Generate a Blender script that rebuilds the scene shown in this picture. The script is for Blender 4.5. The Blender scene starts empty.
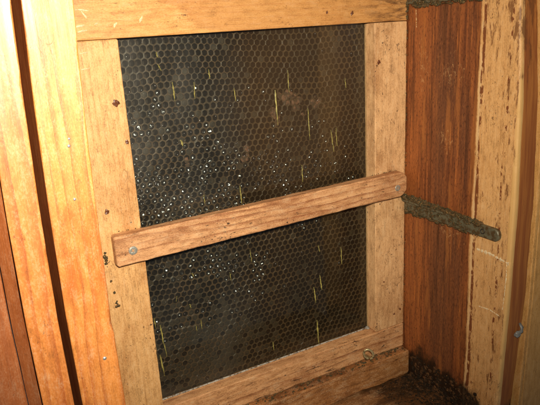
import bpy, bmesh, math, random
from mathutils import Vector, Matrix, noise as mn
random.seed(7)
S = bpy.context.scene
COL = S.collection

# ------------------------------------------------------------------ camera
CAM = Vector((-0.1131, -0.4245, 0.3064))
cam = bpy.data.cameras.new('camera')
cam.sensor_width = 36.0
cam.lens = 591.56 / 540 * 36
cam.clip_start = 0.01
cam.clip_end = 50
co = bpy.data.objects.new('camera', cam)
COL.objects.link(co)
# columns of the fit: right, forward, up
Rt, Fw, Up = Vector((.8741, -.4826, -.0546)), Vector((.4484, .8451, -.2909)), Vector((.1866, .2298, .9552))
M = Matrix(((Rt.x, Up.x, -Fw.x), (Rt.y, Up.y, -Fw.y), (Rt.z, Up.z, -Fw.z)))
co.matrix_world = Matrix.Translation(CAM) @ M.to_4x4()
S.camera = co

# ------------------------------------------------------------------ world + flash
w = bpy.data.worlds.new('World')
S.world = w
w.use_nodes = True
bg = w.node_tree.nodes['Background']
bg.inputs[0].default_value = (0.92, 0.96, 1.0, 1)
bg.inputs[1].default_value = 0.07
fl = bpy.data.lights.new('camera_flash', 'SPOT')
fl.energy = 15.2
fl.spot_size = math.radians(88)
fl.spot_blend = 1.0
fl.color = (1.0, 0.885, 0.71)
fl.shadow_soft_size = 0.011
fo = bpy.data.objects.new('camera_flash', fl)
fo.location = CAM + Rt * 0.012 + Up * 0.038
aim = Fw + Rt * ((205 - 270) / 591.56) + Up * ((202.5 - 160) / 591.56)
fo.rotation_euler = aim.to_track_quat('-Z', 'Y').to_euler()
COL.objects.link(fo)
S.view_settings.view_transform = 'Standard'
S.view_settings.look = 'None'
S.view_settings.gamma = 1
S.view_settings.exposure = 0.0

# ------------------------------------------------------------------ dimensions (metres)
W, H = .225, .3012        # window opening, from the left stile's arris / the bottom rail's arris
T = .0127                 # how far the glass lies behind the frame's face
XW = .2621                # right wall, inner face
D = .1228                 # front edge of the side walls
ZF = -.0550               # floor


# ------------------------------------------------------------------ object helpers
def empty(name, loc, label, cat, group=None):
    o = bpy.data.objects.new(name, None)
    COL.objects.link(o)
    o.location = loc
    o.empty_display_size = .02
    o['label'] = label
    o['category'] = cat
    o['kind'] = 'thing'
    if group: o['group'] = group
    return o


def base_of(o):
    v = Vector((0, 0, 0))
    while o is not None:
        v += o.location
        o = o.parent
    return v


def part(name, bm, mat, parent=None, at=None, smooth=False, label=None, kind=None):
    """bm in world coordinates -> one mesh object whose origin is `at` (default: its parent's)"""
    pb = base_of(parent) if parent else Vector((0, 0, 0))
    org = Vector(at) if at is not None else pb
    bmesh.ops.recalc_face_normals(bm, faces=bm.faces)
    bmesh.ops.translate(bm, verts=bm.verts, vec=-org)
    me = bpy.data.meshes.new(name)
    bm.to_mesh(me)
    bm.free()
    if smooth:
        for p in me.polygons: p.use_smooth = True
    me.materials.append(mat)
    o = bpy.data.objects.new(name, me)
    COL.objects.link(o)
    o.location = org - pb
    if parent: o.parent = parent
    if label: o['label'] = label
    if kind: o['kind'] = kind
    return o


def px_on_y(u, v, yv):
    d = Rt * ((u - 270) / 591.56) + Fw + Up * (-(v - 202.5) / 591.56)
    t = (yv - CAM.y) / d.y
    return CAM + d * t


def nz(*a):
    return mn.noise(Vector(a))


# ------------------------------------------------------------------ geometry helpers
def board(ax, lo, hi, r=.0010, n=60, jit=.00035, seed=0, warp=None, chips=(), cham=None):
    """A sawn board: rounded, slightly wandering arrises, worn ends.  ax = long axis.
    chips: (corner 0-3, position, half length, depth); cham: {corner: extra arris radius}"""
    bm = bmesh.new()
    a, b = [i for i in range(3) if i != ax]
    ends = [lo[ax], lo[ax] + r * .5, lo[ax] + r * 1.3]
    pos = ends + [lo[ax] + (hi[ax] - lo[ax]) * (i + .5) / n for i in range(n)] + [hi[ax] - r * 1.3, hi[ax] - r * .5, hi[ax]]
    pos = sorted(pos)
    rings = []
    for L in pos:
        e = min(L - lo[ax], hi[ax] - L)
        ins = r * (1 - min(1, e / (r * 1.3))) ** 2
        A0, A1, B0, B1 = lo[a] + ins, hi[a] - ins, lo[b] + ins, hi[b] - ins
        pts = []
        for c, (sa, sb) in enumerate(((0, 0), (1, 0), (1, 1), (0, 1))):
            rc = r * (1.0 + .6 * nz(L * 60, c * 7.3 + seed, 1.7) + .7 * nz(L * 330, c * 3.1 + seed, 9.2)) + jit * nz(L * 140, c * 2.2 + seed, 5.5)
            if cham and c in cham: rc += cham[c] * (1 + .12 * nz(L * 40, seed + 4.4, c))
            for (cc, p, h, d) in chips:
                if cc == c and abs(L - p) < h: rc += d * (1 - abs(L - p) / h) * (1 + .6 * nz(L * 700, seed, 3.3))
            rc = max(.0001, rc)
            ca = (A0 + rc) if sa == 0 else (A1 - rc)
            cb = (B0 + rc) if sb == 0 else (B1 - rc)
            st = {(0, 0): 180, (1, 0): 270, (1, 1): 0, (0, 1): 90}[(sa, sb)]
            for k in range(4):
                t = math.radians(st + 30 * k)
                pa, pb_ = ca + rc * math.cos(t), cb + rc * math.sin(t)
                v = [0, 0, 0]
                v[ax], v[a], v[b] = L, pa, pb_
                if warp: v = warp(*v)
                pts.append(bm.verts.new(v))
        rings.append(pts)
    m = len(rings[0])
    for i in range(len(rings) - 1):
        for k in range(m):
            bm.faces.new((rings[i][k], rings[i][(k + 1) % m], rings[i + 1][(k + 1) % m], rings[i + 1][k]))
    bm.faces.new(rings[0][::-1])
    bm.faces.new(rings[-1])
    return bm


def tube(bm, pts, rad, sides=10, closed=False, cap=True):
    n = len(pts)
    rings = []
    for i, p in enumerate(pts):
        p = Vector(p)
        q0 = Vector(pts[(i - 1) % n] if (closed or i > 0) else pts[i])
        q1 = Vector(pts[(i + 1) % n] if (closed or i < n - 1) else pts[i])
        t = (q1 - q0).normalized()
        up = Vector((0, 0, 1)) if abs(t.z) < .9 else Vector((1, 0, 0))
        u = t.cross(up).normalized()
        v = u.cross(t).normalized()
        rr = rad[i] if isinstance(rad, (list, tuple)) else rad
        rings.append([bm.verts.new(p + (u * math.cos(k * math.tau / sides) + v * math.sin(k * math.tau / sides)) * rr) for k in range(sides)])
    for i in range(n if closed else n - 1):
        A, B = rings[i], rings[(i + 1) % n]
        for k in range(sides):
            bm.faces.new((A[k], A[(k + 1) % sides], B[(k + 1) % sides], B[k]))
    if cap and not closed:
        bm.faces.new(rings[0][::-1])
        bm.faces.new(rings[-1])


def lump(bm, c, sx, sy, sz, seed, sub=1, rough=.45, rot=None):
    r = bmesh.ops.create_icosphere(bm, subdivisions=sub, radius=1)
    Mr = Matrix.Rotation(random.random() * 6.28, 3, Vector((random.random() - .5, random.random() - .5, random.random() - .5 + .01)).normalized()) if rot is None else rot
    for v in r['verts']:
        k = 1 + rough * nz(v.co.x * 1.7 + seed, v.co.y * 1.7 - seed, v.co.z * 1.7)
        p = Mr @ (v.co * k)
        v.co = Vector((c[0] + p.x * sx, c[1] + p.y * sy, c[2] + p.z * sz))


def dome(bm, c, u, v, nrm, prof, sides=16):
    """surface of revolution round nrm: prof = [(radius, height), ...] last may have radius 0"""
    c, u, v, nrm = Vector(c), Vector(u), Vector(v), Vector(nrm)
    rings = []
    for (r, h) in prof:
        if r < 1e-7: rings.append([bm.verts.new(c + nrm * h)])
        else: rings.append([bm.verts.new(c + nrm * h + (u * math.cos(k * math.tau / sides) + v * math.sin(k * math.tau / sides)) * r) for k in range(sides)])
    for A, B in zip(rings, rings[1:]):
        if len(A) == 1 and len(B) == 1: continue
        for k in range(sides):
            k2 = (k + 1) % sides
            if len(B) == 1: bm.faces.new((A[k], A[k2], B[0]))
            elif len(A) == 1: bm.faces.new((A[0], B[k2], B[k]))
            else: bm.faces.new((A[k], A[k2], B[k2], B[k]))


# ------------------------------------------------------------------ node helpers
class NB:
    def __init__(s, name):
        s.m = bpy.data.materials.new(name)
        s.m.use_nodes = True
        s.t = s.m.node_tree
        s.bsdf = s.t.nodes['Principled BSDF']
        s.out = s.t.nodes['Material Output']

    def n(s, typ, ins=None, **kw):
        x = s.t.nodes.new(typ)
        for k, v in kw.items(): setattr(x, k, v)
        for k, v in (ins or {}).items(): s.put(x.inputs[k], v)
        return x

    def put(s, sock, v):
        if isinstance(v, bpy.types.NodeSocket): s.t.links.new(v, sock)
        else:
            if sock.type == 'RGBA' and len(v) == 3: v = (*v, 1)
            sock.default_value = v

    def mth(s, op, a, b=0.0, c=0.0, clamp=False):
        x = s.n('ShaderNodeMath', {0: a, 1: b, 2: c}, operation=op)
        x.use_clamp = clamp
        return x.outputs[0]

    def vec(s, op, a, b):
        return s.n('ShaderNodeVectorMath', {0: a, 1: b}, operation=op).outputs[0]

    def noise(s, v, scale=1.0, detail=3.0, rough=.55, dist=0.0):
        return s.n('ShaderNodeTexNoise', {'Vector': v, 'Scale': scale, 'Detail': detail, 'Roughness': rough, 'Distortion': dist}).outputs[0]

    def ramp(s, v, a, b, lo=0.0, hi=1.0):
        return s.n('ShaderNodeMapRange', {0: v, 1: a, 2: b, 3: lo, 4: hi}, interpolation_type='SMOOTHSTEP').outputs[0]

    def mix(s, f, a, b, mode='MIX'):
        x = s.n('ShaderNodeMix', data_type='RGBA', blend_type=mode)
        s.put(x.inputs[0], f); s.put(x.inputs[6], a); s.put(x.inputs[7], b)
        return x.outputs[2]

    def pos(s, off):
        tc = s.n('ShaderNodeTexCoord').outputs['Object']
        return s.vec('ADD', tc, tuple(off))

    def sep(s, v):
        return s.n('ShaderNodeSeparateXYZ', {0: v}).outputs

    def band(s, x, c, hw, soft):
        """1 inside |x-c|<hw, fading over soft"""
        d = s.mth('ABSOLUTE', s.mth('SUBTRACT', x, c))
        return s.ramp(d, hw, hw + soft, 1.0, 0.0)


def wood(name, L, off, seed, light, dark, blot, ring=.0032, pith=(.03, .06), ringamt=.55, wob=.006, blotamt=.5, fleck=.5, specks=.35,
         rough=.45, coat=0.0, bump=.35, fib=.35, extra=None, grit=1.0):
    """solid procedural timber: growth rings round a pith line, fibres, resin flecks, blotches, dents"""
    b = NB(name)
    P = b.pos(off)
    P = b.vec('ADD', P, (seed * 1.37, seed * .73, seed * 2.11)) if False else P
    st = [1, 1, 1]
    def sc(l, c):
        v = [c, c, c]; v[L] = l
        x = b.vec('MULTIPLY', P, tuple(v))
        return b.vec('ADD', x, (seed * 3.7, seed * 1.9, seed * 5.3))
    x = b.sep(P)
    a_, b_ = [i for i in range(3) if i != L]
    warp = b.mth('SUBTRACT', b.noise(sc(7, 28), detail=3.0), .5)
    warp2 = b.mth('SUBTRACT', b.noise(sc(40, 220), detail=2.0), .5)
    du = b.mth('ADD', x[a_], pith[0] + 0.0)
    dv = b.mth('ADD', x[b_], pith[1] + 0.0)
    r = b.mth('SQRT', b.mth('ADD', b.mth('MULTIPLY', du, du), b.mth('MULTIPLY', dv, dv)))
    r = b.mth('ADD', r, b.mth('MULTIPLY', warp, wob * 2))
    r = b.mth('ADD', r, b.mth('MULTIPLY', warp2, .0011))
    s = b.mth('FRACT', b.mth('DIVIDE', r, ring))
    late = b.mth('MULTIPLY', b.mth('POWER', s, 2.6), b.ramp(s, .90, 1.0, 1.0, 0.0))
    # rings differ in strength
    late = b.mth('MULTIPLY', late, b.ramp(b.noise(sc(4, 90), detail=2), .3, .75, .35, 1.25))
    fibre = b.noise(sc(55, 1500), detail=3.0, rough=.6)
    fibre2 = b.noise(sc(14, 420), detail=3.0, rough=.6)
    grain = b.mth('ADD', b.mth('MULTIPLY', late, ringamt), b.mth('MULTIPLY', b.mth('SUBTRACT', fibre2, .5), fib * 2.6), clamp=True)
    c = b.mix(grain, light, dark)
    # blotches: weathering, propolis staining
    bl = b.ramp(b.noise(sc(16, 34), detail=5, rough=.62), .47, .72)
    c = b.mix(b.mth('MULTIPLY', bl, blotamt), c, blot)
    c = b.mix(b.mth('MULTIPLY', b.ramp(fibre, .50, .74), fib * 1.3, clamp=True), c, b.mix(.72, c, (.05, .02, .006)))
    c = b.mix(b.mth('MULTIPLY', b.ramp(fibre, .45, .2), fib * .55), c, b.mix(.4, c, (.95, .80, .55)))
    # resin flecks: short dark dashes along the grain
    f1 = b.ramp(b.noise(sc(210, 780), detail=2.5, rough=.55), .64, .70)
    f1 = b.mth('MULTIPLY', f1, b.ramp(b.noise(sc(20, 40), detail=2), .42, .62))
    c = b.mix(b.mth('MULTIPLY', f1, fleck), c, (.060, .020, .007))
    # dents and fly specks
    g1 = b.noise(sc(330, 560), detail=4, rough=.65)
    g2 = b.noise(sc(38, 60), detail=3, rough=.6)
    spk = b.ramp(b.mth('ADD', g1, b.mth('MULTIPLY', b.mth('SUBTRACT', g2, .5), .55)), .66, .73)
    g3 = b.noise(sc(75, 190), detail=5, rough=.7)
    c = b.mix(b.mth('MULTIPLY', b.ramp(g3, .52, .72), specks * .45), c, b.mix(.6, c, (.09, .035, .012)))
    c = b.mix(b.mth('MULTIPLY', spk, specks), c, (.045, .018, .008))
    # rough-sawn mottling, hairline scratches, handling grime
    m1 = b.noise(sc(700, 1300), detail=3, rough=.7)
    m2 = b.noise(sc(90, 210), detail=4, rough=.6)
    tone = b.mth('ADD', b.mth('MULTIPLY', b.mth('SUBTRACT', m1, .5), 1.1 * grit), b.mth('MULTIPLY', b.mth('SUBTRACT', m2, .5), 1.0 * grit))
    c = b.mix(b.mth('MULTIPLY', tone, -1.6, clamp=True), c, b.mix(.7, c, (.06, .022, .007)))
    c = b.mix(b.mth('MULTIPLY', tone, 1.1, clamp=True), c, b.mix(.55, c, (.92, .74, .46)))
    sr = b.mth('ABSOLUTE', b.mth('SUBTRACT', b.noise(sc(13, 75), detail=2, dist=1.2), .5))
    scr = b.mth('MULTIPLY', b.ramp(sr, .001, .007, 1.0, 0.0), b.ramp(b.noise(sc(45, 70), detail=3), .52, .62))
    c = b.mix(b.mth('MULTIPLY', scr, .55 * grit, clamp=True), c, b.mix(.6, c, (.10, .04, .012)))
    hmap = b.mth('ADD', b.mth('MULTIPLY', late, -.25), b.mth('MULTIPLY', fibre, .55))
    hmap = b.mth('ADD', hmap, b.mth('MULTIPLY', fibre2, .5))
    hmap = b.mth('ADD', hmap, b.mth('MULTIPLY', b.mth('ADD', b.mth('ADD', f1, spk), scr), -.7))
    hmap = b.mth('ADD', hmap, b.mth('MULTIPLY', m1, .35))
    rg = b.mth('ADD', rough, b.mth('MULTIPLY', b.mth('SUBTRACT', bl, .4), -.10))
    rg = b.mth('ADD', rg, b.mth('MULTIPLY', b.mth('SUBTRACT', fibre2, .5), .3))
    if extra:
        c, rg, hmap = extra(b, P, x, c, rg, hmap)
    b.put(b.bsdf.inputs['Base Color'], c)
    b.put(b.bsdf.inputs['Roughness'], rg)
    b.put(b.bsdf.inputs['Specular IOR Level'], .45)
    if coat:
        b.put(b.bsdf.inputs['Coat Weight'], b.mth('MULTIPLY', b.ramp(b.noise(sc(6, 190), detail=3, rough=.6), .36, .66, .22, 1.0), coat * .85))
        b.put(b.bsdf.inputs['Coat Roughness'], b.mth('ADD', .27, b.mth('MULTIPLY', m2, .16)))
        b.put(b.bsdf.inputs['Coat IOR'], 1.5)
    bp = b.n('ShaderNodeBump', {'Height': hmap, 'Strength': bump, 'Distance': .0005})
    b.put(b.bsdf.inputs['Normal'], bp.outputs[0])
    return b.m


def simple(name, col, rough=.5, metal=0.0, var=.4, scale=400, col2=None, bump=.3):
    b = NB(name)
    P = b.pos((0, 0, 0))
    n1 = b.noise(b.vec('MULTIPLY', P, (scale,) * 3), detail=4, rough=.6)
    c2 = col2 or tuple(x * .45 for x in col)
    b.put(b.bsdf.inputs['Base Color'], b.mix(b.mth('MULTIPLY', b.ramp(n1, .4, .68), var * 2, clamp=True), col, c2))
    b.put(b.bsdf.inputs['Roughness'], b.mth('ADD', rough, b.mth('MULTIPLY', b.mth('SUBTRACT', n1, .5), .4)))
    b.put(b.bsdf.inputs['Metallic'], metal)
    bp = b.n('ShaderNodeBump', {'Height': n1, 'Strength': bump, 'Distance': .0006})
    b.put(b.bsdf.inputs['Normal'], bp.outputs[0])
    return b.m


# ------------------------------------------------------------------ roots
hive = empty('beehive_box', (.0925, 0, -.085), 'wooden beehive box with dark red stained right wall around the honeycomb window', 'beehive')
frame = empty('window_frame', (.1065, .008, -.026), 'pale pine window frame with a crossbar screwed over its glass', 'window frame')
comb = empty('honeycomb', (.11, .03, -.02), 'dark old honeycomb with wet glistening cells behind the glass', 'honeycomb')
lbox = empty('outer_board', (-.13, 0, -.085), 'bright orange varnished boards left of the dark slit', 'board')
rbox = empty('outer_board', (.36, 0, -.085), 'pale tan board at far right beyond a thin dark crack', 'board')
HB, FB = Vector(hive.location), Vector(frame.location)

# ------------------------------------------------------------------ timber materials
OR_L, OR_D, OR_B = (.66, .240, .048), (.40, .100, .018), (.46, .120, .022)
wall_left_m = wood('varnished_pine', 2, HB, 3, OR_L, OR_D, OR_B, ring=.0052, pith=(.060, .125), ringamt=.95, wob=.007, fib=.3, rough=.45, coat=1.0, bump=.16, fleck=.35, specks=.5, grit=1.0, blotamt=.9)
lb_m = wood('varnished_pine_neighbour', 2, lbox.location, 8, (.63, .215, .044), (.38, .09, .016), (.44, .11, .02), ring=.006, pith=(.12, .10), ringamt=.95, wob=.007, fib=.3, rough=.45, coat=1.0, bump=.16, fleck=.35, specks=.5, grit=1.0, blotamt=.9)
lp_m = wood('red_brown_panel', 2, lbox.location, 12, (.36, .105, .026), (.20, .048, .012), (.26, .065, .018), ring=.006, pith=(.15, .08), ringamt=.5, wob=.004, fib=.35, rough=.45, coat=.8, bump=.2, fleck=.35, specks=.35, grit=.55)
rb_m = wood('tan_board', 2, rbox.location, 15, (.72, .38, .115), (.50, .22, .055), (.58, .26, .065), ring=.005, pith=(-.2, .2), ringamt=.5, rough=.5, bump=.2, fleck=.3, specks=.35, blotamt=.4)

PN_L, PN_D = (.66, .42, .185), (.47, .235, .075)
stile_l_m = wood('pine_left_stile', 2, FB, 21, (.73, .415, .16), (.52, .24, .07), (.46, .195, .055), ring=.0034, pith=(.09, .05), ringamt=.5, wob=.004, fib=.38, rough=.55, bump=.3, fleck=.7, specks=1.0, blotamt=.75, grit=1.3)
stile_r_m = wood('pine_right_stile', 2, FB, 27, (.74, .435, .20), (.52, .26, .10), (.42, .20, .075), ring=.004, pith=(-.17, .04), ringamt=.42, wob=.004, fib=.4, rough=.58, bump=.32, fleck=.65, specks=1.0, blotamt=.75, grit=1.3)


def rail_stain(b, P, x, c, rg, h):
    # reddish propolis stain along the middle of the rail, dirtier towards its right end
    n1 = b.noise(b.vec('MULTIPLY', P, (9, 40, 55)), detail=4)
    e = b.mth('ADD', b.mth('ADD', x[0], b.mth('MULTIPLY', b.mth('SUBTRACT', n1, .5), .14)), b.mth('MULTIPLY', b.mth('SUBTRACT', x[2], .315), 2.2))
    c = b.mix(b.mth('MULTIPLY', b.ramp(e, .045, .058), .62), c, b.mix(.5, c, (.30, .10, .022)))
    n2 = b.noise(b.vec('MULTIPLY', P, (45, 150, 190)), detail=4, rough=.65)
    d = b.mth('MULTIPLY', b.ramp(x[0], .175, .262), b.ramp(n2, .40, .66))
    c = b.mix(d, c, (.085, .032, .012))
    return c, rg, h


top_m = wood('pine_top_rail', 0, FB, 31, (.68, .355, .11), (.46, .18, .045), (.48, .19, .05), ring=.0042, pith=(.02, -.20), ringamt=.5, wob=.006, fib=.34, rough=.5, bump=.3, fleck=.6, specks=.75, blotamt=.5, extra=rail_stain)


def bottom_cracks(b, P, x, c, rg, h):
    n1 = b.noise(b.vec('MULTIPLY', P, (26, 300, 300)), detail=3, rough=.55)
    k = b.mth('MULTIPLY', b.ramp(n1, .63, .67), b.ramp(x[2], -.004, -.012))
    c = b.mix(b.mth('MULTIPLY', k, .85), c, (.05, .018, .007))
    return c, rg, b.mth('ADD', h, b.mth('MULTIPLY', k, -1.2))


bot_m = wood('pine_bottom_rail', 0, FB, 37, (.66, .34, .145), (.25, .075, .022), (.38, .15, .055), ring=.0048, pith=(.03, .05), ringamt=1.0, wob=.007, fib=.4, rough=.52, bump=.5, fleck=1.0, specks=1.0, blotamt=.75, grit=1.5, extra=bottom_cracks)
bar_m = wood('weathered_crossbar', 0, FB, 43, (.66, .345, .155), (.28, .085, .028), (.34, .13, .05), ring=.0042, pith=(.05, -.10), ringamt=.95, wob=.006, fib=.45, rough=.5, bump=.5, fleck=1.0, specks=1.0, blotamt=.85, grit=1.5)
sill_m = wood('worn_sill', 0, HB, 51, (.42, .18, .055), (.17, .05, .014), (.11, .036, .012), ring=.004, pith=(.05, .09), ringamt=.7, fib=.5, rough=.55, bump=.6, fleck=1.0, specks=1.0, blotamt=1.0, grit=1.5)
roof_m = wood('roof_underside', 0, HB, 61, (.40, .19, .06), (.22, .08, .025), (.12, .05, .02), ringamt=.5, fib=.5, rough=.6, bump=.4)


def floor_film(b, P, x, c, rg, h):
    n1 = b.noise(b.vec('MULTIPLY', P, (38, 60, 60)), detail=5, rough=.68)
    e = b.mth('ADD', b.mth('MULTIPLY', b.mth('SUBTRACT', n1, .5), .16), x[0])
    f = b.ramp(e, .185, .225)
    c = b.mix(b.mth('MULTIPLY', f, .86), c, b.mix(b.ramp(n1, .45, .62), (.020, .011, .005), (.12, .050, .017)))
    return c, b.mth('SUBTRACT', rg, b.mth('MULTIPLY', f, .22)), b.mth('ADD', h, b.mth('MULTIPLY', n1, 1.5))


def wall_stain(b, P, x, c, rg, h):
    y, z = x[1], x[2]
    nl = b.mth('SUBTRACT', b.noise(b.vec('MULTIPLY', P, (60, 60, 9)), detail=4, rough=.6), .5)
    ns = b.noise(b.vec('MULTIPLY', P, (260, 260, 10)), detail=4, rough=.65)
    yy = b.mth('ADD', y, b.mth('ADD', b.mth('MULTIPLY', nl, .007), b.mth('MULTIPLY', b.mth('SUBTRACT', b.noise(b.vec('MULTIPLY', P, (120, 120, 130)), detail=3, rough=.65), .5), .0022)))
    # old varnish / propolis inside as far as the frames reached
    m = b.ramp(yy, -.0836, -.0820)
    stain = b.mix(b.ramp(ns, .36, .64), (.31, .096, .027), (.125, .036, .013))
    streak = b.ramp(b.noise(b.vec('MULTIPLY', P, (520, 520, 26)), detail=3), .58, .70)
    stain = b.mix(b.mth('MULTIPLY', streak, .75), stain, (.52, .17, .036))
    # redder towards the corner and at the stain's outer edge, duller in the middle
    mid = b.mth('MULTIPLY', b.band(yy, -.056, .012, .016), b.ramp(b.noise(b.vec('MULTIPLY', P, (40, 40, 8)), detail=3), .3, .55))
    stain = b.mix(b.mth('MULTIPLY', mid, .6), stain, (.135, .055, .026))
    red = b.mth('MULTIPLY', b.band(yy, -.013, .007, .010), b.ramp(b.noise(b.vec('MULTIPLY', P, (90, 90, 14)), detail=3), .35, .6))
    stain = b.mix(b.mth('MULTIPLY', red, .55), stain, (.40, .125, .03))
    pale = b.ramp(b.noise(b.vec('MULTIPLY', P, (420, 420, 150)), detail=3, rough=.7), .69, .76)
    stain = b.mix(b.mth('MULTIPLY', pale, .45), stain, (.62, .36, .15))
    sg = b.noise(b.vec('MULTIPLY', P, (900, 900, 300)), detail=4, rough=.7)
    stain = b.mix(b.ramp(sg, .52, .70), stain, (.045, .014, .005))
    stain = b.mix(b.mth('MULTIPLY', b.ramp(sg, .44, .30), .35), stain, (.55, .20, .05))
    dk = b.ramp(b.noise(b.vec('MULTIPLY', P, (330, 330, 12)), detail=3, rough=.6), .56, .66)
    stain = b.mix(b.mth('MULTIPLY', dk, .45), stain, (.055, .017, .007))
    for (cy, cz, ry, rz) in ((-.054, .258, .020, .020), (-.049, .200, .014, .014), (-.020, .262, .010, .030), (-.060, .120, .02, .02)):
        ey, ez = b.mth('DIVIDE', b.mth('SUBTRACT', y, cy), ry), b.mth('DIVIDE', b.mth('SUBTRACT', z, cz), rz)
        rad = b.mth('ADD', b.mth('MULTIPLY', ey, ey), b.mth('MULTIPLY', ez, ez))
        sn = b.noise(b.vec('MULTIPLY', P, (330, 330, 210)), detail=4, rough=.7, dist=1.0)
        sf = b.ramp(b.mth('SUBTRACT', sn, b.mth('MULTIPLY', rad, .13)), .50, .64)
        stain = b.mix(b.mth('MULTIPLY', sf, .55), stain, (.56, .31, .13))
    c = b.mix(m, c, stain)
    # the drips that end the stain: red-brown dashes on bare wood
    nd = b.noise(b.vec('MULTIPLY', P, (300, 300, 150)), detail=4, rough=.65)
    pb1 = b.mth('MULTIPLY', b.band(yy, -.0852, .0010, .0008), b.ramp(b.noise(b.vec('MULTIPLY', P, (200, 200, 60)), detail=3), .36, .5))
    c = b.mix(b.mth('MULTIPLY', pb1, .7), c, (.74, .50, .25))
    k1 = b.mth('MULTIPLY', b.band(yy, -.0870, .0010, .0008), b.ramp(nd, .39, .48))
    k2 = b.mth('MULTIPLY', b.band(yy, -.1130, .0006, .0009), b.ramp(nd, .52, .57))
    k3 = b.mth('MULTIPLY', b.band(yy, -.0915, .0030, .0030), b.ramp(b.noise(b.vec('MULTIPLY', P, (420, 420, 120)), detail=3), .62, .68))
    kk = b.mth('MAXIMUM', b.mth('MAXIMUM', k1, k2), b.mth('MULTIPLY', k3, .8))
    c = b.mix(b.mth('MULTIPLY', kk, .95), c, (.17, .045, .012))
    # outer board behind the front arris: bare and pale, then varnished face
    worn = b.mth('MULTIPLY', b.ramp(b.mth('ADD', x[0], b.mth('MULTIPLY', nl, .004)), .2668, .2662), b.ramp(yy, -.1212, -.1224))
    c = b.mix(worn, c, (.66, .39, .14))
    frontc = b.mix(b.ramp(ns, .35, .65), (.42, .155, .036), (.28, .085, .022))
    face = b.ramp(b.mth('ADD', x[0], b.mth('MULTIPLY', nl, .004)), .2664, .2672)
    c = b.mix(face, c, frontc)
    bt = b.noise(b.vec('MULTIPLY', P, (260, 260, 60)), detail=5, rough=.68)
    tanz = b.mth('MULTIPLY', b.ramp(yy, -.0860, -.0885), b.ramp(yy, -.1235, -.1215))
    up = b.mth('ADD', b.mth('MULTIPLY', b.ramp(z, .20, .33), .075), b.mth('MULTIPLY', b.band(yy, -.114, .003, .006), .06))
    c = b.mix(b.mth('MULTIPLY', tanz, b.mth('MULTIPLY', b.ramp(b.mth('ADD', bt, up), .60, .70), .8)), c, (.16, .055, .016))
    wetn = b.noise(b.vec('MULTIPLY', P, (100, 100, 9)), detail=5, rough=.65)
    c = b.mix(b.mth('MULTIPLY', m, b.mth('MULTIPLY', b.ramp(wetn, .54, .72), .62)), c, (.035, .012, .005))
    c = b.mix(b.mth('MULTIPLY', m, b.mth('MULTIPLY', b.ramp(wetn, .44, .36), .5)), c, (.40, .145, .035))
    # black mould creeping up from the floor
    nb = b.noise(b.vec('MULTIPLY', P, (70, 70, 50)), detail=5, rough=.65)
    hgt = b.mth('ADD', b.mth('ADD', z, b.mth('MULTIPLY', b.mth('SUBTRACT', nb, .5), -.06)), b.mth('MULTIPLY', b.mth('ABSOLUTE', b.mth('ADD', y, .040)), .10))
    c = b.mix(b.mth('MULTIPLY', b.ramp(hgt, -.018, -.034), .93), c, (.014, .009, .005))
    rg = b.mth('SUBTRACT', rg, b.mth('MULTIPLY', m, .08))
    return c, rg, b.mth('ADD', h, b.mth('MULTIPLY', b.mth('ADD', streak, kk), .4))


floor_m = wood('dirty_floor', 0, HB, 57, (.33, .15, .05), (.15, .05, .016), (.05, .022, .01), ring=.004, pith=(.05, .09), ringamt=.6, fib=.5, rough=.6, bump=.6, fleck=1.0, specks=1.0, blotamt=1.0, grit=1.5, extra=floor_film)
wall_right_m = wood('stained_right_wall', 2, HB, 67, (.72, .405, .155), (.56, .27, .085), (.58, .28, .09), ring=.0036, pith=(-.22, .17), ringamt=.5, wob=.0035, fib=.42, rough=.52, bump=.35, fleck=.3, specks=.6, blotamt=.4, extra=wall_stain)


# ------------------------------------------------------------------ hive box
def lerp_tab(tab, z):
    for (z0, v0), (z1, v1) in zip(tab, tab[1:]):
        if z <= z1 or (z1, v1) == tab[-1]:
            t = max(-.6, min(1.6, (z - z0) / (z1 - z0)))
            t = t if -.2 < t < 1.2 else (max(-.2, min(1.2, t)))
            return v0 + (v1 - v0) * t
    return tab[-1][1]


bowL = [(.10, -.0006), (.164, -.0016), (.221, -.0010), (.2725, .0003), (.322, .0024)]   # bow added to the boards' shape, following lens barrel distortion
wl = lambda x, y, z: (x + lerp_tab(bowL, z), y, z)
part('side_wall', board(2, (-.0769, -D, -.085), (-.0538, .075, .395), r=.0007, n=90, seed=1, warp=wl,
                        chips=((1, .1600, .0035, .0032), (1, .1535, .0030, .0038), (1, .262, .003, .0008), (1, .205, .004, .0006), (1, .128, .003, .001), (0, .255, .003, .001))),
     wall_left_m, hive, label='bright orange left wall edge beside the dark slit')
bowR = [(-.035, -.0024), (.0696, .0012), (.158, .0016), (.24, -.0006), (.31, -.003)]
bowF = [(-.027, .0016), (.077, -.0018), (.163, -.0024), (.241, -.0008), (.312, .0040)]
def wr(x, y, z):
    k = max(0, min(1, (x - XW) / .02)); f = max(0, min(1, (-y - .09) / .03))
    return (x + lerp_tab(bowR, z) * k, y + lerp_tab(bowF, z) * f, z)
part('side_wall', board(2, (XW, -D, -.085), (XW + .0215, .075, .395), r=.0010, n=90, seed=2, warp=wr, cham={0: .0016},
                        chips=((0, .02, .004, .001), (0, .11, .006, .0012), (0, .19, .004, .001), (0, -.02, .005, .0014))),
     wall_right_m, hive, label='right wall stained dark red inside and bare tan towards its front')
part('floor_board', board(0, (-.0530, -.150, -.080), (XW - .0008, .075, ZF), seed=5), floor_m, hive)
part('roof_board', board(0, (-.0530, -.118, .372), (XW - .0008, .075, .394), seed=6), roof_m, hive)
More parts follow.
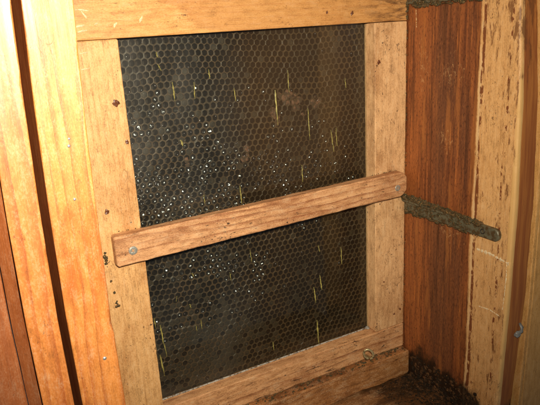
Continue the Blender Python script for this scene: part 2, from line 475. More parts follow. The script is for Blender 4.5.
part('sill_board', board(0, (-.0525, -.0105, ZF + .0012), (XW - .0012, .060, -.0265), r=.0016, jit=.0008, seed=9,
                         chips=((2, .12, .010, .002), (0, .2, .01, .002), (0, .235, .006, .002))), sill_m, hive)
part('back_board', board(0, (-.0530, .0762, -.080), (XW, .092, .394), seed=10), roof_m, hive)

# nails in the left wall's edge
steel = simple('nail_steel', (.72, .72, .70), rough=.35, metal=.8, var=.25, scale=900)
hole_m = simple('dark_screw_hole', (.02, .016, .012), rough=.6)
dull = simple('dull_iron', (.16, .15, .14), rough=.5, metal=.6, scale=900)
for (x, z, r, yb) in ((-.0619, .1335, .0011, -D), (-.0636, .2535, .0009, -D), (-.0630, .2570, .0007, -D), (-.0646, .2262, .0008, -D)):
    bm = bmesh.new()
    dome(bm, (x + lerp_tab(bowL, z) * .3, yb - .0002, z), (1, 0, 0), (0, 0, 1), (0, -1, 0), [(r, -.001), (r, .0001), (r * .75, .0004), (0, .0005)], 12)
    part('nail', bm, steel, hive, at=(x, yb, z), smooth=True)

# runners along the right wall
patina = simple('patinated_runner', (.145, .135, .085), rough=.5, metal=.2, var=.7, scale=260, col2=(.085, .052, .02), bump=.5)
propolis = NB('propolis')
P = propolis.pos((0, 0, 0))
pn = propolis.noise(propolis.vec('MULTIPLY', P, (420,) * 3), detail=3)
pc = propolis.mix(propolis.ramp(pn, .40, .60), (.050, .042, .015), (.12, .066, .020))
pc = propolis.mix(propolis.ramp(propolis.noise(propolis.vec('MULTIPLY', P, (900,) * 3), detail=2), .64, .72), pc, (.62, .38, .12))
propolis.put(propolis.bsdf.inputs['Base Color'], pc)
propolis.put(propolis.bsdf.inputs['Roughness'], .6)
bp = propolis.n('ShaderNodeBump', {'Height': propolis.noise(propolis.vec('MULTIPLY', P, (1600,) * 3), detail=3), 'Strength': .9, 'Distance': .0008})
propolis.put(propolis.bsdf.inputs['Normal'], bp.outputs[0])
propolis_m = propolis.m
mould = NB('mould')
P = mould.pos((0, 0, 0))
mc = mould.mix(mould.ramp(mould.noise(mould.vec('MULTIPLY', P, (200,) * 3), detail=4), .45, .7), (.020, .012, .006), (.12, .055, .02))
mc = mould.mix(mould.ramp(mould.noise(mould.vec('MULTIPLY', P, (700,) * 3), detail=2), .66, .74), mc, (.40, .22, .08))
mould.put(mould.bsdf.inputs['Base Color'], mc)
mould.put(mould.bsdf.inputs['Roughness'], .85)
mould.put(mould.bsdf.inputs['Specular IOR Level'], .25)
mould_m = mould.m


def runner(z0, z1, yend, n, seed, green=None):
    bm = bmesh.new()
    x0, x1 = XW - .0034, XW + .0002
    zm, hz = (z0 + z1) / 2, (z1 - z0) / 2
    prof = [(-.0008, z1), (-.0008, z0)]
    prof = [(-.0012, z0)]
    for k in range(13):
        t = math.pi * k / 12
        prof.append((yend + hz * .8 - math.sin(t) * hz * .8, zm - math.cos(t) * hz))
    prof.append((-.0012, z1))
    va = []
    for (xx, ins) in ((x1, 0), (x0 + .0006, 0), (x0, .0006)):
        row = []
        for (y, z) in prof:
            row.append(bm.verts.new((xx, y + ins * (1 if y < -.05 else -1), zm + (z - zm) * (1 - ins / hz))))
        va.append(row)
    m = len(prof)
    for A, B in zip(va, va[1:]):
        for k in range(m): bm.faces.new((A[k], A[(k + 1) % m], B[(k + 1) % m], B[k]))
    bm.faces.new(va[0][::-1]); bm.faces.new(va[-1])
    # a narrow upper lip the frames slid on
    r = part('runner', bm, patina, hive, at=(XW, 0, z0))
    lip = bmesh.new()
    ln = 24
    rows = []
    for i in range(ln + 1):
        y = -.0012 + (yend * .80) * i / ln
        o = .0062 * (1 - .45 * (i / ln) ** 2) + .0006 * nz(i * .9, seed, 0)
        zt = z1 + .0012
        rows.append([lip.verts.new(q) for q in ((XW, y, zt), (XW - o, y, zt - .0004), (XW - o, y, zt - .0022), (XW, y, zt - .0024))])
    for A, B in zip(rows, rows[1:]):
        for k in range(4): lip.faces.new((A[k], A[(k + 1) % 4], B[(k + 1) % 4], B[k]))
    lip.faces.new(rows[0][::-1]); lip.faces.new(rows[-1])
    part('runner_lip', lip, patina, r, at=(XW, 0, z1))
    # hole near the rounded end: shallow pit, its shade painted in black
    s = bmesh.new()
    dome(s, (x0 - .0001, yend + .0165, zm), (0, 1, 0), (0, 0, 1), (-1, 0, 0), [(.0024, 0), (.0022, .0003), (.0017, .0002), (.0014, -.0006), (0, -.0010)], 14)
    part('screw', s, hole_m, r, at=(x0, yend + .0165, zm), smooth=True)  # the hole's black pit, its shade painted in; no screw here
    random.seed(seed)
    cr = bmesh.new()
    for i in range(n):
        t = random.random() ** .9
        y = -.002 + t * yend * .82
        k = random.random()
        size = (.0009 + random.random() ** 2 * .0021) * (1.15 - .5 * t)
        if k < .62: c = (XW - random.random() * .0062, y, z1 + .0010 + random.random() * .0040 * (1 - t * .85))
        elif k < .85: c = (XW - .0036 - random.random() * .0010, y, z0 + (z1 - z0) * random.random()); size *= .7
        else: c = (XW - .0020 - random.random() * .002, y, z0 - random.random() * .0022 * (1 - .5 * t)); size *= .9
        size *= .85; lump(cr, c, size * random.uniform(.4, 1.0), size * random.uniform(.5, 2.2), size * random.uniform(.4, 1.2), i * 1.3 + seed, sub=2 if size > .0012 else 1, rough=.9)
    part('propolis_crust', cr, propolis_m, r, at=(XW, 0, z1), kind='stuff')
    return r


runner(.1248, .1354, -.1150, 460, 5)['label'] = 'lower grey green metal runner with crusty top and rounded free end'
runner(.3150, .3262, -.1150, 400, 6)['label'] = 'upper metal runner crusted with propolis along the top of the wall'

# wax scuffs and bridges on the right wall (thin irregular smears with real thickness)
wax = simple('white_wax', (.62, .42, .20), rough=.55, var=.5, scale=700, col2=(.40, .20, .07))


scuff = simple('pale_scuff', (.82, .68, .44), rough=.6, var=.4, scale=700, col2=(.62, .42, .2))


def smear(bm, pts, wd, seed, gap=.35, th=.00025, n=70):
    """ragged ridge following (y,z) points on the right wall"""
    seg = []
    for i in range(n):
        t = i / (n - 1) * (len(pts) - 1)
        k = min(int(t), len(pts) - 2)
        f = t - k
        seg.append((pts[k][0] * (1 - f) + pts[k + 1][0] * f, pts[k][1] * (1 - f) + pts[k + 1][1] * f))
    prev = None
    for i, (y, z) in enumerate(seg):
        q = nz(i * .33, seed, .5)
        dy, dz = (seg[min(i + 1, n - 1)][0] - seg[max(i - 1, 0)][0], seg[min(i + 1, n - 1)][1] - seg[max(i - 1, 0)][1])
        l = math.hypot(dy, dz) or 1
        ny, nzv = -dz / l, dy / l
        hw = max(.04, min(1, (q + gap) * 6)) * wd * (.35 + .9 * max(0, q + gap)) * (1 + .5 * nz(i * 1.7, seed + 3, 1))
        sh = wd * .5 * nz(i * .5, seed + 8, 2)
        y += ny * sh; z += nzv * sh
        row = [bm.verts.new((XW + .00005, y - ny * hw, z - nzv * hw)), bm.verts.new((XW - th, y, z)), bm.verts.new((XW + .00005, y + ny * hw, z + nzv * hw))]
        if prev:
            bm.faces.new((prev[0], prev[1], row[1], row[0])); bm.faces.new((prev[1], prev[2], row[2], row[1]))
        prev = row


SM = [  # name-alike smears: points (y,z), half width
    ([(-.0905, .1110), (-.105, .1112), (-.124, .1085)], .0016, .40),
    ([(-.1215, .1110), (-.1222, .098), (-.1216, .080), (-.1205, .066)], .0007, .10),
    ([(-.0960, .0590), (-.108, .0605), (-.1185, .0588)], .0008, .35),
    ([(-.0100, .3100), (-.0110, .2950)], .0008, .2),
]
for i, (pts, wd, gp) in enumerate(SM):
    bm = bmesh.new()
    smear(bm, pts, wd, i * 4.1 + 2, gap=gp)
    if not bm.verts: bm.free(); continue
    part('wax_smear', bm, scuff if i in (0, 1, 2) else wax, hive, at=(XW, pts[0][0], pts[0][1]))

# ------------------------------------------------------------------ neighbouring boards
part('board', board(2, (-.0966, -D, -.085), (-.0811, .10, .395), r=.0006, n=90, seed=14, warp=wl, cham=None,
                    chips=((1, .20, .004, .001), (1, .284, .005, .001), (1, .155, .003, .0008))), lb_m, lbox, label='bright orange board beside the dark slit')
bm = bmesh.new()
prof = [(-.0972, -D + .0004), (-.1030, -D + .0068), (-.1030, -D + .02), (-.0972, -D + .02)]
zs = [-.085 + .48 * i / 60 for i in range(61)]
rows = []
for z in zs:
    rows.append([bm.verts.new(wl(px + .00025 * nz(z * 60, 3, px * 900), py, z)) for (px, py) in prof])
for A, B in zip(rows, rows[1:]):
    for k in range(4): bm.faces.new((A[k], A[(k + 1) % 4], B[(k + 1) % 4], B[k]))
bm.faces.new(rows[0][::-1]); bm.faces.new(rows[-1])
part('chamfer_strip', bm, lp_m, lbox)
part('panel', board(2, (-.215, -D + .0075, -.085), (-.1034, -D + .028, .395), r=.0009, n=70, seed=16, warp=wl), lp_m, lbox, label='dull red brown panel at the far left edge')

wr2 = lambda x, y, z: (x + lerp_tab(bowR, z), y, z)
part('board', board(2, (.2862, -D - .0035, -.085), (.2905, .10, .395), r=.0009, n=90, seed=18, warp=wr2, jit=.0005,
                    chips=((0, .04, .004, .001), (0, .16, .005, .001), (0, .0, .004, .0012))), rb_m, rbox, label='narrow worn strip beside the crack')
part('panel', board(2, (.2912, -D - .0030, -.085), (.44, .10, .395), r=.0007, n=70, seed=19, warp=wr2), rb_m, rbox)
# the hook's eye that sits in the crack
galv = simple('galvanised_hook', (.34, .34, .32), rough=.45, metal=.3, var=.35, scale=500)
bm = bmesh.new()
HK = px_on_y(517.5, 334, -D - .002)
lump(bm, HK, .0032, .0022, .0030, 4.2, sub=3, rough=.35)
tube(bm, [HK + Vector(q) for q in ((.0012, 0, -.001), (.0022, -.002, .0030), (.0024, -.0022, .0065), (.0030, .001, .0090))], [.0016, .0016, .0014, .0011], 10)
part('hook', bm, galv, rbox, at=(.284, -D - .002, .052), smooth=True, label='small pale metal hook caught in the crack')

# ------------------------------------------------------------------ window frame
part('top_rail', board(0, (-.0520, 0, H + .0003), (XW - .0008, .0155, .3430), r=.0008, seed=23,
                       chips=((0, .24, .008, .0012), (0, .06, .004, .0006), (0, .15, .004, .0005))), top_m, frame)
part('stile', board(2, (-.0520, .0002, .0004), (0, .0155, H), r=.0008, seed=24, n=80, chips=((1, .245, .003, .0008), (1, .05, .003, .001))), stile_l_m, frame, label='left upright of the frame')
part('stile', board(2, (W, .0003, .0003), (XW - .0010, .0155, H - .0002), r=.0007, seed=25, n=80, jit=.0003), stile_r_m, frame, label='right upright of the frame with a bevelled inner edge')
part('bottom_rail', board(0, (-.0520, .0001, -.0262), (XW - .0007, .0155, 0), r=.0009, seed=26, jit=.0005,
                          chips=((0, .05, .01, .001), (0, .13, .008, .0012))), bot_m, frame)

# ---- glass
def schlick(b, f0):
    ge = b.n('ShaderNodeNewGeometry')
    c = b.mth('ABSOLUTE', b.n('ShaderNodeVectorMath', {0: ge.outputs['Normal'], 1: ge.outputs['Incoming']}, operation='DOT_PRODUCT').outputs['Value'])
    return b.mth('ADD', f0, b.mth('MULTIPLY', 1 - f0, b.mth('POWER', b.mth('SUBTRACT', 1.0, c, clamp=True), 5.0)), clamp=True)


g = NB('dusty_hazy_glass')
P = g.pos(FB)
x = g.sep(P)
fr = schlick(g, .035)
tr = g.n('ShaderNodeBsdfTransparent', {'Color': (.90, .93, .91, 1)}).outputs[0]
gl = g.n('ShaderNodeBsdfGlossy', {'Roughness': .04}).outputs[0]
mx = g.n('ShaderNodeMixShader', {0: fr, 1: tr, 2: gl}).outputs[0]

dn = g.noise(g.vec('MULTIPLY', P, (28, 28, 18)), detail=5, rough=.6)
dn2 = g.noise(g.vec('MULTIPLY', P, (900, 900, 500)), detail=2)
grey_haze = g.mth('MULTIPLY', g.ramp(x[0], .10, -.01), g.ramp(x[2], .10, .26))
# reflected haze painted over the dust: brown middle and right, grey left
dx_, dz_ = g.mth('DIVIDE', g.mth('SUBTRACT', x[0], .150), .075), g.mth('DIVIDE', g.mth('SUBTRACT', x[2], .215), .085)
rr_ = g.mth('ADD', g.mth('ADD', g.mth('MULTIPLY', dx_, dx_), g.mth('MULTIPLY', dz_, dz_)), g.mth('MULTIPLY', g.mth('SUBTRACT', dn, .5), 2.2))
brown_haze = g.ramp(rr_, 1.5, .1)
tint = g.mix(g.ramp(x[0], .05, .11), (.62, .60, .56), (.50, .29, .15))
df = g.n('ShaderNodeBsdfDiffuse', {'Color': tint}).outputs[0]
dirt_haze = g.mth('ADD', g.mth('MULTIPLY', brown_haze, .030), g.mth('MULTIPLY', g.ramp(dn, .36, .72, .006, .016), g.mth('ADD', 1.0, g.mth('MULTIPLY', grey_haze, 2.6))))
dirt_haze = g.mth('ADD', dirt_haze, g.ramp(dn2, .70, .80, 0.0, .03))
mx2 = g.n('ShaderNodeMixShader', {0: dirt_haze, 1: mx, 2: df}).outputs[0]
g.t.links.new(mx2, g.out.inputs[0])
bm = bmesh.new()
bmesh.ops.create_cube(bm, size=1)
for v in bm.verts:
    v.co = Vector((W / 2 + v.co.x * (W + .010), T + .0010 + v.co.y * .002, H / 2 + v.co.z * (H + .010)))
# rebates in the frame hold the pane; it is let 5 mm into stiles and rails
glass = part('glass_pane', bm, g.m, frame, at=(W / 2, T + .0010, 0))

dropm = NB('water_drop')
fr = schlick(dropm, .03)
tr = dropm.n('ShaderNodeBsdfTransparent', {'Color': (.93, .95, .95, 1)}).outputs[0]
gl = dropm.n('ShaderNodeBsdfGlossy', {'Roughness': .26}).outputs[0]
mx = dropm.n('ShaderNodeMixShader', {0: dropm.mth('ADD', fr, .05), 1: tr, 2: gl}).outputs[0]
dropm.t.links.new(mx, dropm.out.inputs[0])


def wet(x, z):
    """how wet the comb is there: a broad diagonal patch, dry at the top and lower right"""
    u, v = x / W, z / H
    k = math.exp(-((v - .62 + .10 * u) / .16) ** 2) * (1.05 - .55 * u) + math.exp(-((v - .33 - .1 * u) / .13) ** 2) * math.exp(-((u - .25) / .33) ** 2) * .9
    k *= max(0.04, min(1.5, .55 + 1.5 * nz(x * 30, z * 42, 3.3) + .6 * nz(x * 90, z * 90, 5.1)))
    return max(0, min(1, k * .72 * (1 if u < .6 else max(0, 1 - (u - .6) * 2.2))))


random.seed(11)
bm = bmesh.new()
cnt = 0
while cnt < 420:
    x_, z_ = random.random() * W, random.random() * H
    if random.random() > wet(x_, z_) + .03: continue
    if .13 < z_ < .168: continue
    r = random.uniform(.00035, .00095)
    e = random.uniform(.9, 1.7)
    dome(bm, (x_, T, z_), (1, 0, 0), (0, 0, e), (0, -1, 0), [(r, 0), (r * .92, r * .30), (r * .62, r * .56), (0, r * .68)], 9)
    cnt += 1
part('condensation', bm, dropm.m, glass, at=(W / 2, T, H / 2), smooth=True, kind='stuff')

# yellow green wax streaks scraped down the glass: (pixel-read) x, z top, z bottom, half width
streak_m = NB('yellow_streak')
P = streak_m.pos((0, 0, 0))
sn = streak_m.noise(streak_m.vec('MULTIPLY', P, (500, 500, 260)), detail=3)
streak_m.put(streak_m.bsdf.inputs['Base Color'], streak_m.mix(streak_m.ramp(sn, .35, .65), (.42, .36, .09), (.16, .14, .045)))
streak_m.put(streak_m.bsdf.inputs['Roughness'], .5)





STREAKS = [(172.5, 82, 175, 101, 1.0), (194, 82, 195, 99, .8), (208.5, 69, 210, 79, .9), (234, 88, 236, 101, .8), (156, 52, 158, 58, .8), (158, 64, 161, 71, .8),
           (275, 90, 278, 125, 1.3), (288, 70, 289, 92, .8), (308, 108, 310, 140, .8), (345, 78, 346, 88, .6), (181, 140, 183, 146, 1.6), (240, 186, 242, 204, .9),
           (204, 195, 205, 204, .8), (331, 130, 334, 152, .7), (302, 165, 303, 182, .9), (336, 128, 337, 146, .6), (160, 325, 167, 357, 1.1), (160, 355, 165, 376, 1.2), (154, 318, 156, 328, .8),
           (201, 320, 202, 329, .8), (196, 325, 197, 331, .7), (190, 304, 191, 308, 1.0), (230, 272, 231, 280, .8), (192, 273, 194, 277, 1.0), (177, 296, 176, 302, .6),
           (320, 275, 322, 290, 1.4), (314, 287, 316, 303, 1.3), (341, 247, 342, 264, .9), (317, 320, 319, 344, 1.5), (273, 342, 274, 350, 1.0), (250, 250, 252, 262, .6), (318, 245, 320, 252, .8), (341, 350, 342, 356, .6)]
random.seed(21)
for i, (u0, v0, u1, v1, hw) in enumerate(STREAKS):
    a, b_ = px_on_y(u0, v0, T), px_on_y(u1, v1, T)
    bm = bmesh.new()
    n = 14
    prev = None
    for k in range(n + 1):
        t = k / n
        p = a.lerp(b_, t)
        wv = .00055 * hw * (.35 + .65 * math.sin(math.pi * min(1, .12 + t * .95)) ** .7) * (1 + .7 * nz(k * .8, i * 3.3, 0))
        p = p + Vector((.0005 * nz(k * .35, i * 2.1, 7), 0, 0))
        row = [bm.verts.new((p.x - wv, T + .0002, p.z)), bm.verts.new((p.x, T - .00025, p.z)), bm.verts.new((p.x + wv, T + .0002, p.z))]
        if prev:
            bm.faces.new((prev[0], prev[1], row[1], row[0])); bm.faces.new((prev[1], prev[2], row[2], row[1]))
        prev = row
    part('wax_streak', bm, streak_m.m, glass, at=a)

# putty bead where the glass meets the bottom rail
putty = simple('grey_putty', (.42, .40, .35), rough=.6, var=.6, scale=500, col2=(.10, .08, .06))
bm = bmesh.new()
pts, rad = [], []
for i in range(120):
    t = i / 119
    pts.append((.001 + t * (W - .002), T - .0001, .0004 + .0003 * nz(i * .4, 2, 2)))
    rad.append(max(.0002, .0007 + .0006 * nz(i * .55, 5, 1)))
tube(bm, pts, rad, 6)
lump(bm, (W - .002, T - .0015, .0012), .0022, .0022, .0016, 3.3, sub=2)
part('putty_bead', bm, putty, frame, at=(W / 2, T, 0), smooth=True)

# ---- crossbar, held by two screws
ang = math.radians(-.55)
bx0, bx1 = -.0240, .2552
bar_bm = board(0, (bx0, -.0098, .1385), (bx1, -.0003, .1622), r=.0012, n=80, seed=33, jit=.0006,
               chips=((2, .05, .02, .0008), (0, .19, .02, .0008), (3, .1, .01, .0006), (3, .21, .02, .0008)))
tilt = lambda x: (x - bx0) * .0135
for v in bar_bm.verts:
    # the right end is sawn off round at its corners
    dz = (v.co.z - .15035)
    e = max(0, v.co.x - (bx1 - .0085))
    if e > 0: v.co.z = .15035 + dz * (1 - .62 * (e / .0085) ** 2.2)
    v.co.z += tilt(v.co.x)
bar = part('crossbar', bar_bm, bar_m, frame, at=FB)
zinc = simple('zinc_screw', (.74, .72, .62), rough=.36, metal=.75, var=.35, scale=700)


def screw(x, z, y, r, rot):
    bm = bmesh.new()
    sides = 24
    cs, sn_ = math.cos(rot), math.sin(rot)
    u, v = Vector((cs, 0, sn_)), Vector((-sn_, 0, cs))
    dome(bm, (x, y, z), u, v, (0, -1, 0), [(r, -.0008), (r, .0001), (r * .93, .0004), (r * .62, .0006)], sides)
    # cross recess: star-shaped inner rim falling into a pit
    c = Vector((x, y, z)); nr = Vector((0, -1, 0))
    outer, pit = [], []
    for k in range(sides):
        t = k * math.tau / sides
        star = .50 if (k % 6) in (0,) else (.42 if (k % 6) in (1, 5) else .17)
        d = u * math.cos(t) + v * math.sin(t)
        outer.append((bm.verts.new(c + nr * .0006 + d * r * .62), bm.verts.new(c + nr * .00055 + d * r * star), bm.verts.new(c - nr * .0007 + d * r * star * .6)))
    for k in range(sides):
        A, B = outer[k], outer[(k + 1) % sides]
        bm.faces.new((A[0], B[0], B[1], A[1])); bm.faces.new((A[1], B[1], B[2], A[2]))
    bm.faces.new([o[2] for o in outer])
    bmesh.ops.remove_doubles(bm, verts=bm.verts, dist=.00001)
    return part('screw', bm, zinc, bar, at=(x, y, z))


screw(-.0110, .1489 + .0002, -.0098, .0035, .5)
screw(.2434, .1513, -.0098, .0031, .2)

# ---- screw eye in the bottom rail
brass = simple('tarnished_brass', (.62, .54, .30), rough=.32, metal=.6, var=.4, scale=600, col2=(.28, .22, .10))
bm = bmesh.new()
cx, cz, R0 = px_on_y(368.6, 354.2, -.008).x, px_on_y(368.6, 354.2, -.008).z, .0056
ring = []
EU, EV = Vector((.80, -.46, .05)).normalized(), Vector((-.22, .10, .97)).normalized()
EC = Vector((cx, -.008, cz))
for k in range(26):
    t = math.radians(-75 + 325 * k / 25)
    ring.append(EC + EU * math.cos(t) * R0 * .80 + EV * math.sin(t) * R0)
tube(bm, ring, .00125, 10)
tube(bm, [ring[0], EC + EU * R0 * .35 - EV * R0 * 1.12 + Vector((0, .002, 0)), Vector((cx + .003, .004, cz - R0 * 1.15))], [.00125, .0013, .0013], 10)
part('screw_eye', bm, brass, frame, at=(cx, 0, cz), smooth=True)

# ------------------------------------------------------------------ honeycomb
random.seed(5)
PITCH = .00535
rowh = PITCH * math.sqrt(3) / 2
x0, x1, z0, z1 = -.016, W + .017, -.017, H + .016


def warpc(x, z):
    """combs are never ruled: rows drift and cells swell"""
    dx = .0040 * nz(x * 11, z * 9, 1.0) + .0011 * nz(x * 45, z * 45, 4.0)
    dz = .0045 * nz(x * 9 + 7, z * 11, 2.0) + .0011 * nz(x * 45, z * 45, 8.0)
    return x + dx, z + dz + (x - .11) * -.03


def comby(x, z):
    return T + .0046 + .0010 * nz(x * 14, z * 14, 6) + .0005 * nz(x * 120, z * 120, 9)


walls, lining, nect, caps = bmesh.new(), bmesh.new(), bmesh.new(), bmesh.new()
uvd = {}
K = 12
nrow = int((z1 - z0) / rowh)
ncol = int((x1 - x0) / PITCH)
vcache = {}


def shared(x, z, dy):
    key = (round(x * 1e6), round(z * 1e6), round(dy * 1e6))
    if key not in vcache:
        X, Z = warpc(x, z)
        vcache[key] = walls.verts.new((X, comby(X, Z) + dy, Z))
    return vcache[key]


for j in range(nrow):
    for i in range(ncol):
        cx = x0 + (i + .5 * (j % 2)) * PITCH
        cz = z0 + j * rowh
        Rr = PITCH / math.sqrt(3)
        # 12 points on the hexagon's outline (corners + edge middles), shared with its neighbours
        hexp = []
        for k in range(6):
            t0, t1 = math.radians(30 + 60 * k), math.radians(90 + 60 * k)
            p0 = (round(cx + Rr * math.cos(t0), 7), round(cz + Rr * math.sin(t0), 7))
            p1 = (round(cx + Rr * math.cos(t1), 7), round(cz + Rr * math.sin(t1), 7))
            hexp.append(p0)
            hexp.append((round((p0[0] + p1[0]) / 2, 7), round((p0[1] + p1[1]) / 2, 7)))
        outer = []
        for (px_, pz_) in hexp:
            outer.append(shared(round(px_, 5), round(pz_, 5), 0.0))
        X, Z = warpc(cx, cz)
        y = comby(X, Z)
        damp = 1 + .05 * nz(cx * 300, cz * 300, 2)
        rin = PITCH * .415 * damp
        ox, oz = .00012 * nz(cx * 500, cz * 500, 3), .00012 * nz(cx * 500, cz * 500, 5)
        r1, r2, r3, r4 = [], [], [], []
        tx, tz = .0006 * nz(cx * 60, cz * 60, 12), .0011   # cells slope a little upwards
        for k in range(12):
            t = math.radians(30 + 30 * k)
            hexr = 1.0 + (.055 if k % 2 == 0 else -.02)
            cs, sn_ = math.cos(t), math.sin(t)
            r1.append(walls.verts.new((X + ox + cs * rin * hexr * 1.05, y + .00005, Z + oz + sn_ * rin * hexr * 1.05)))
            r2.append(walls.verts.new((X + ox + cs * rin * hexr, y + .0006, Z + oz + sn_ * rin * hexr)))
            r4.append(lining.verts.new(r2[-1].co))
            r3.append(lining.verts.new((X + cs * rin * hexr * 1.03 + tx, y + .0095, Z + sn_ * rin * hexr * 1.03 - tz)))
        bot = lining.verts.new((X + tx, y + .0112, Z - tz))
        for k in range(12):
            k2 = (k + 1) % 12
            if len({outer[k], outer[k2]}) == 2:
                try: walls.faces.new((outer[k], outer[k2], r1[k2], r1[k]))
                except ValueError: pass
            walls.faces.new((r1[k], r1[k2], r2[k2], r2[k]))
            lining.faces.new((r4[k], r4[k2], r3[k2], r3[k]))
            lining.faces.new((r3[k], r3[k2], bot))
        # contents
        wt = wet(X, Z)
        u, v = X / W, Z / H
        dull_zone = math.exp(-((u - .22) / .25) ** 2 - ((v - .09) / .12) ** 2)
        pinkish = max([math.exp(-((X - qx) / qr) ** 2 - ((Z - qz) / qr) ** 2) for (qx, qz, qr) in CAPZ]) if 'CAPZ' in globals() else 0
        rnd = random.random()
        if rnd < wt * 1.05:
            # nectar: a concave meniscus a little below the rim
            dep = random.uniform(.0004, .0042)
            rr = rin * .985
            sag = random.uniform(.22, .60) * rr
            tiltx, tiltz = random.uniform(-.22, .22), random.uniform(-.22, .22)
            prof = [(1.0, 0.0), (.86, .32), (.62, .66), (.32, .91), (0, 1.0)]
            rings = []
            for (q, hgt) in prof:
                if q == 0: rings.append([nect.verts.new((X + ox, y + dep + sag, Z + oz))]); continue
                rings.append([nect.verts.new((X + ox + math.cos(k * math.tau / 12) * rr * q, y + dep + sag * hgt + .00055 * nz(k * .9 + i * 7.3, q * 3 + j * 5.1, 2.2) + rr * q * (tiltx * math.cos(k * math.tau / 12) + tiltz * math.sin(k * math.tau / 12)),
                                              Z + oz + math.sin(k * math.tau / 12) * rr * q)) for k in range(12)])
            for A, B in zip(rings, rings[1:]):
                for k in range(12):
                    k2 = (k + 1) % 12
                    if len(B) == 1: nect.faces.new((A[k], A[k2], B[0]))
                    else: nect.faces.new((A[k], A[k2], B[k2], B[k]))
        elif rnd < wt * 1.05 + dull_zone * .95 + .06:
            dep = random.uniform(.0000, .0016)
            dome(caps, (X + ox, y + dep, Z + oz), (1, 0, 0), (0, 0, 1), (0, -1, 0), [(rin * 1.02, 0), (rin * .6, .0001), (0, random.uniform(-.0004, .0002))], 10)

cw = NB('comb_wax')
P = cw.pos(comb.location)
n1 = cw.noise(cw.vec('MULTIPLY', P, (45, 45, 45)), detail=4)
n2 = cw.noise(cw.vec('MULTIPLY', P, (800, 800, 800)), detail=3)
rim = cw.mix(cw.ramp(n1, .38, .62), (.090, .050, .021), (.062, .040, .021))
rim = cw.mix(cw.mth('MULTIPLY', cw.ramp(n2, .5, .7), .4), rim, (.04, .024, .012))
cw.put(cw.bsdf.inputs['Base Color'], rim)
cw.put(cw.bsdf.inputs['Roughness'], .5)
bp = cw.n('ShaderNodeBump', {'Height': n2, 'Strength': .4, 'Distance': .0004})
cw.put(cw.bsdf.inputs['Normal'], bp.outputs[0])
part('cell_rims', walls, cw.m, comb, kind='stuff')
# the cell linings are old brood cocoons, nearly black; the rims are browner wax
part('cell_linings', lining, simple('cocoon_lining', (.034, .020, .011), rough=.5, var=.5, scale=300, col2=(.009, .006, .004)), comb, kind='stuff')
nm = NB('nectar')
nm.put(nm.bsdf.inputs['Base Color'], (.012, .008, .005))
nm.put(nm.bsdf.inputs['Roughness'], .25)
nm.put(nm.bsdf.inputs['Coat Weight'], 1.0)
nm.put(nm.bsdf.inputs['Coat Roughness'], .22)
nm.put(nm.bsdf.inputs['Specular IOR Level'], .8)
nm.put(nm.bsdf.inputs['IOR'], 1.50)
part('nectar', nect, nm.m, comb, smooth=True, kind='stuff')
cm = simple('filled_cells', (.050, .034, .018), rough=.5, var=.5, scale=500, col2=(.02, .014, .009))
part('cell_fill', caps, cm, comb, smooth=True, kind='stuff')
# a few broken pinkish brown patches on the comb
pink = simple('pinkish_brown', (.19, .085, .046), rough=.8, var=.9, scale=330, col2=(.06, .034, .019), bump=.6)
random.seed(31)
for i, (u, v, n, sp) in enumerate(((284, 97, 9, 7), (292, 100, 8, 6), (318, 100, 6, 5), (274, 116, 7, 6), (300, 108, 4, 5), (187, 163, 3, 3), (246, 157, 4, 4), (248, 150, 2, 3))):
    bm = bmesh.new()
    for k in range(n):
        p = px_on_y(u + random.gauss(0, sp * .55), v + random.gauss(0, sp * .7), T + .0050)
        s = random.uniform(.0014, .0038)
        lump(bm, (p.x, comby(p.x, p.z) + .00035, p.z), s, .00032, s * random.uniform(.7, 1.3), i * 9 + k, sub=2, rough=.7, rot=Matrix.Identity(3))
    part('pinkish_patch', bm, pink, comb, smooth=True)
# midrib the cells stand on
bm = bmesh.new()
bmesh.ops.create_cube(bm, size=1)
for v in bm.verts: v.co = Vector((W / 2 + v.co.x * (W + .040), .0340 + v.co.y * .003, H / 2 + v.co.z * (H + .040)))
part('midrib', bm, simple('midrib_wax', (.03, .02, .012), rough=.7), comb)

# ------------------------------------------------------------------ litter on the floor and mould at the wall's foot
random.seed(41)
bm = bmesh.new()
for i in range(1100):
    y = -.012 - random.random() ** 1.2 * .105
    d = abs(random.gauss(0, .024))
    x_ = XW - .0008 - d
    if x_ < .16: continue
    s = random.uniform(.0003, .0012) * (1.25 - d / .09)
    lump(bm, (x_, y, ZF + s * .4), s * random.uniform(.6, 1.6), s * random.uniform(.6, 1.6), s * .45, i, sub=1, rough=.8)
for i in range(420):
    y = -.012 - random.random() * .09
    z = ZF + random.random() ** 1.8 * .026
    s = random.uniform(.0006, .0019)
    lump(bm, (XW - .0003, y, z), s * .45, s * random.uniform(.8, 1.5), s, i, sub=1, rough=.6)
o = part('litter', bm, mould_m, None, at=(.245, -.05, ZF), kind='stuff')
o['label'] = 'dark mouldy crumbs of wax and propolis in the floor corner by the right wall'
o['category'] = 'litter'
# crumbs caught on the sill
random.seed(43)
bm = bmesh.new()
for i in range(210):
    x_ = .02 + random.random() ** .7 * .238
    s = random.uniform(.0003, .0011)
    lump(bm, (x_, -.0005 - random.random() ** 2 * .009, -.0262 + s * .5), s * 1.3, s, s * .8, i, sub=1, rough=.6)
o = part('crumbs', bm, propolis_m, None, at=(.14, -.005, -.0262), kind='stuff')
o['label'] = 'brown wax crumbs lying along the ledge below the window frame'
o['category'] = 'crumbs'

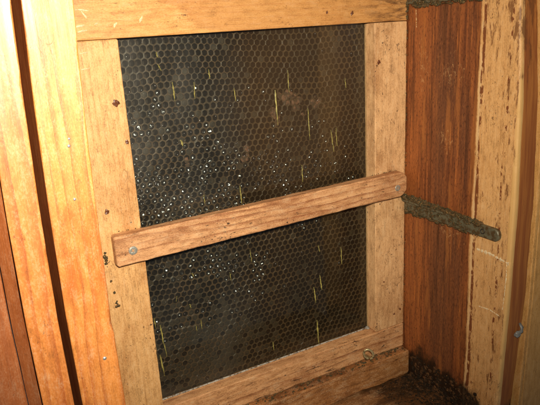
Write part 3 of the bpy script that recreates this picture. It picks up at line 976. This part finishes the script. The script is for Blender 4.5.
# lumps of propolis squeezed into the frame's joints
random.seed(47)
def daub(pts, n, s0, s1, par, at, mat=propolis_m, fl=.5):
    bm = bmesh.new()
    for i in range(n):
        t = random.random() * (len(pts) - 1)
        k = min(int(t), len(pts) - 2)
        p = Vector(pts[k]).lerp(Vector(pts[k + 1]), t - k)
        s = random.uniform(s0, s1)
        lump(bm, p + Vector((random.gauss(0, s0), random.gauss(0, s0 * .2), random.gauss(0, s0))), s, s * fl, s, i * 1.7, sub=1, rough=.6)
    return part('propolis_daub', bm, mat, par, at=at, smooth=True, kind='stuff')


daub([(XW - .001, -.0002, .302), (XW - .0009, -.0002, .345)], 60, .0006, .0017, frame, (XW, 0, .31))
daub([(XW - .0007, -.0002, .30), (XW - .0007, -.0002, -.024)], 90, .0003, .0008, frame, (XW, 0, .1))
daub([(-.0300, -.0003, .1495), (-.0275, -.0003, .112)], 8, .0006, .0016, frame, (-.028, 0, .12))
daub([(-.02, -.0008, .1628), (.25, -.0008, .1660)], 120, .0002, .0006, frame, (.1, 0, .163))
daub([(-.0275, -.0003, .1085), (-.0245, -.0003, .1015)], 5, .0006, .0014, frame, (-.026, 0, .105))

# pale splinters knocked out of the top rail's face, and resin spots on the uprights
random.seed(51)
pale = simple('fresh_splinter', (.80, .62, .36), rough=.6, var=.3, scale=800)
resin = simple('resin_spot', (.16, .055, .022), rough=.35, var=.5, scale=800)
for (u, v, lx, lz, rt) in ((82, 10, .0042, .0005, -.1), (84, 15, .0030, .0006, -1.0), (80, 26, .0036, .0006, .15), (82.5, 31, .0034, .0006, .2), (115, 25, .0016, .0009, .9), (141, 19, .0022, .0008, 1.0), (84, 53, .0032, .0004, .05), (85, 69, .0034, .0004, .1), (96, 24, .0012, .0006, .3)):
    p = px_on_y(u, v, 0)
    bm = bmesh.new()
    lump(bm, (p.x, -.0001, p.z), lx, .00035, lz, u, sub=2, rough=.8, rot=Matrix.Identity(3))
    bmesh.ops.rotate(bm, verts=bm.verts, cent=p, matrix=Matrix.Rotation(-rt, 3, 'Y'))
    part('splinter', bm, pale, frame, at=p)
for (u, v, r_) in ((116, 103, .0022), (127, 142, .0013), (379, 62, .0016), (381, 179, .0012), (394, 314, .0009), (400, 309, .0009), (384, 282, .0008), (107, 212, .0018), (352, 13, .0014), (327, 12, .001)):
    p = px_on_y(u, v, 0)
    bm = bmesh.new()
    lump(bm, (p.x, 0, p.z), r_, .0006, r_ * 1.1, u, sub=2, rough=1.0)
    part('resin_spot', bm, resin, frame, at=p)
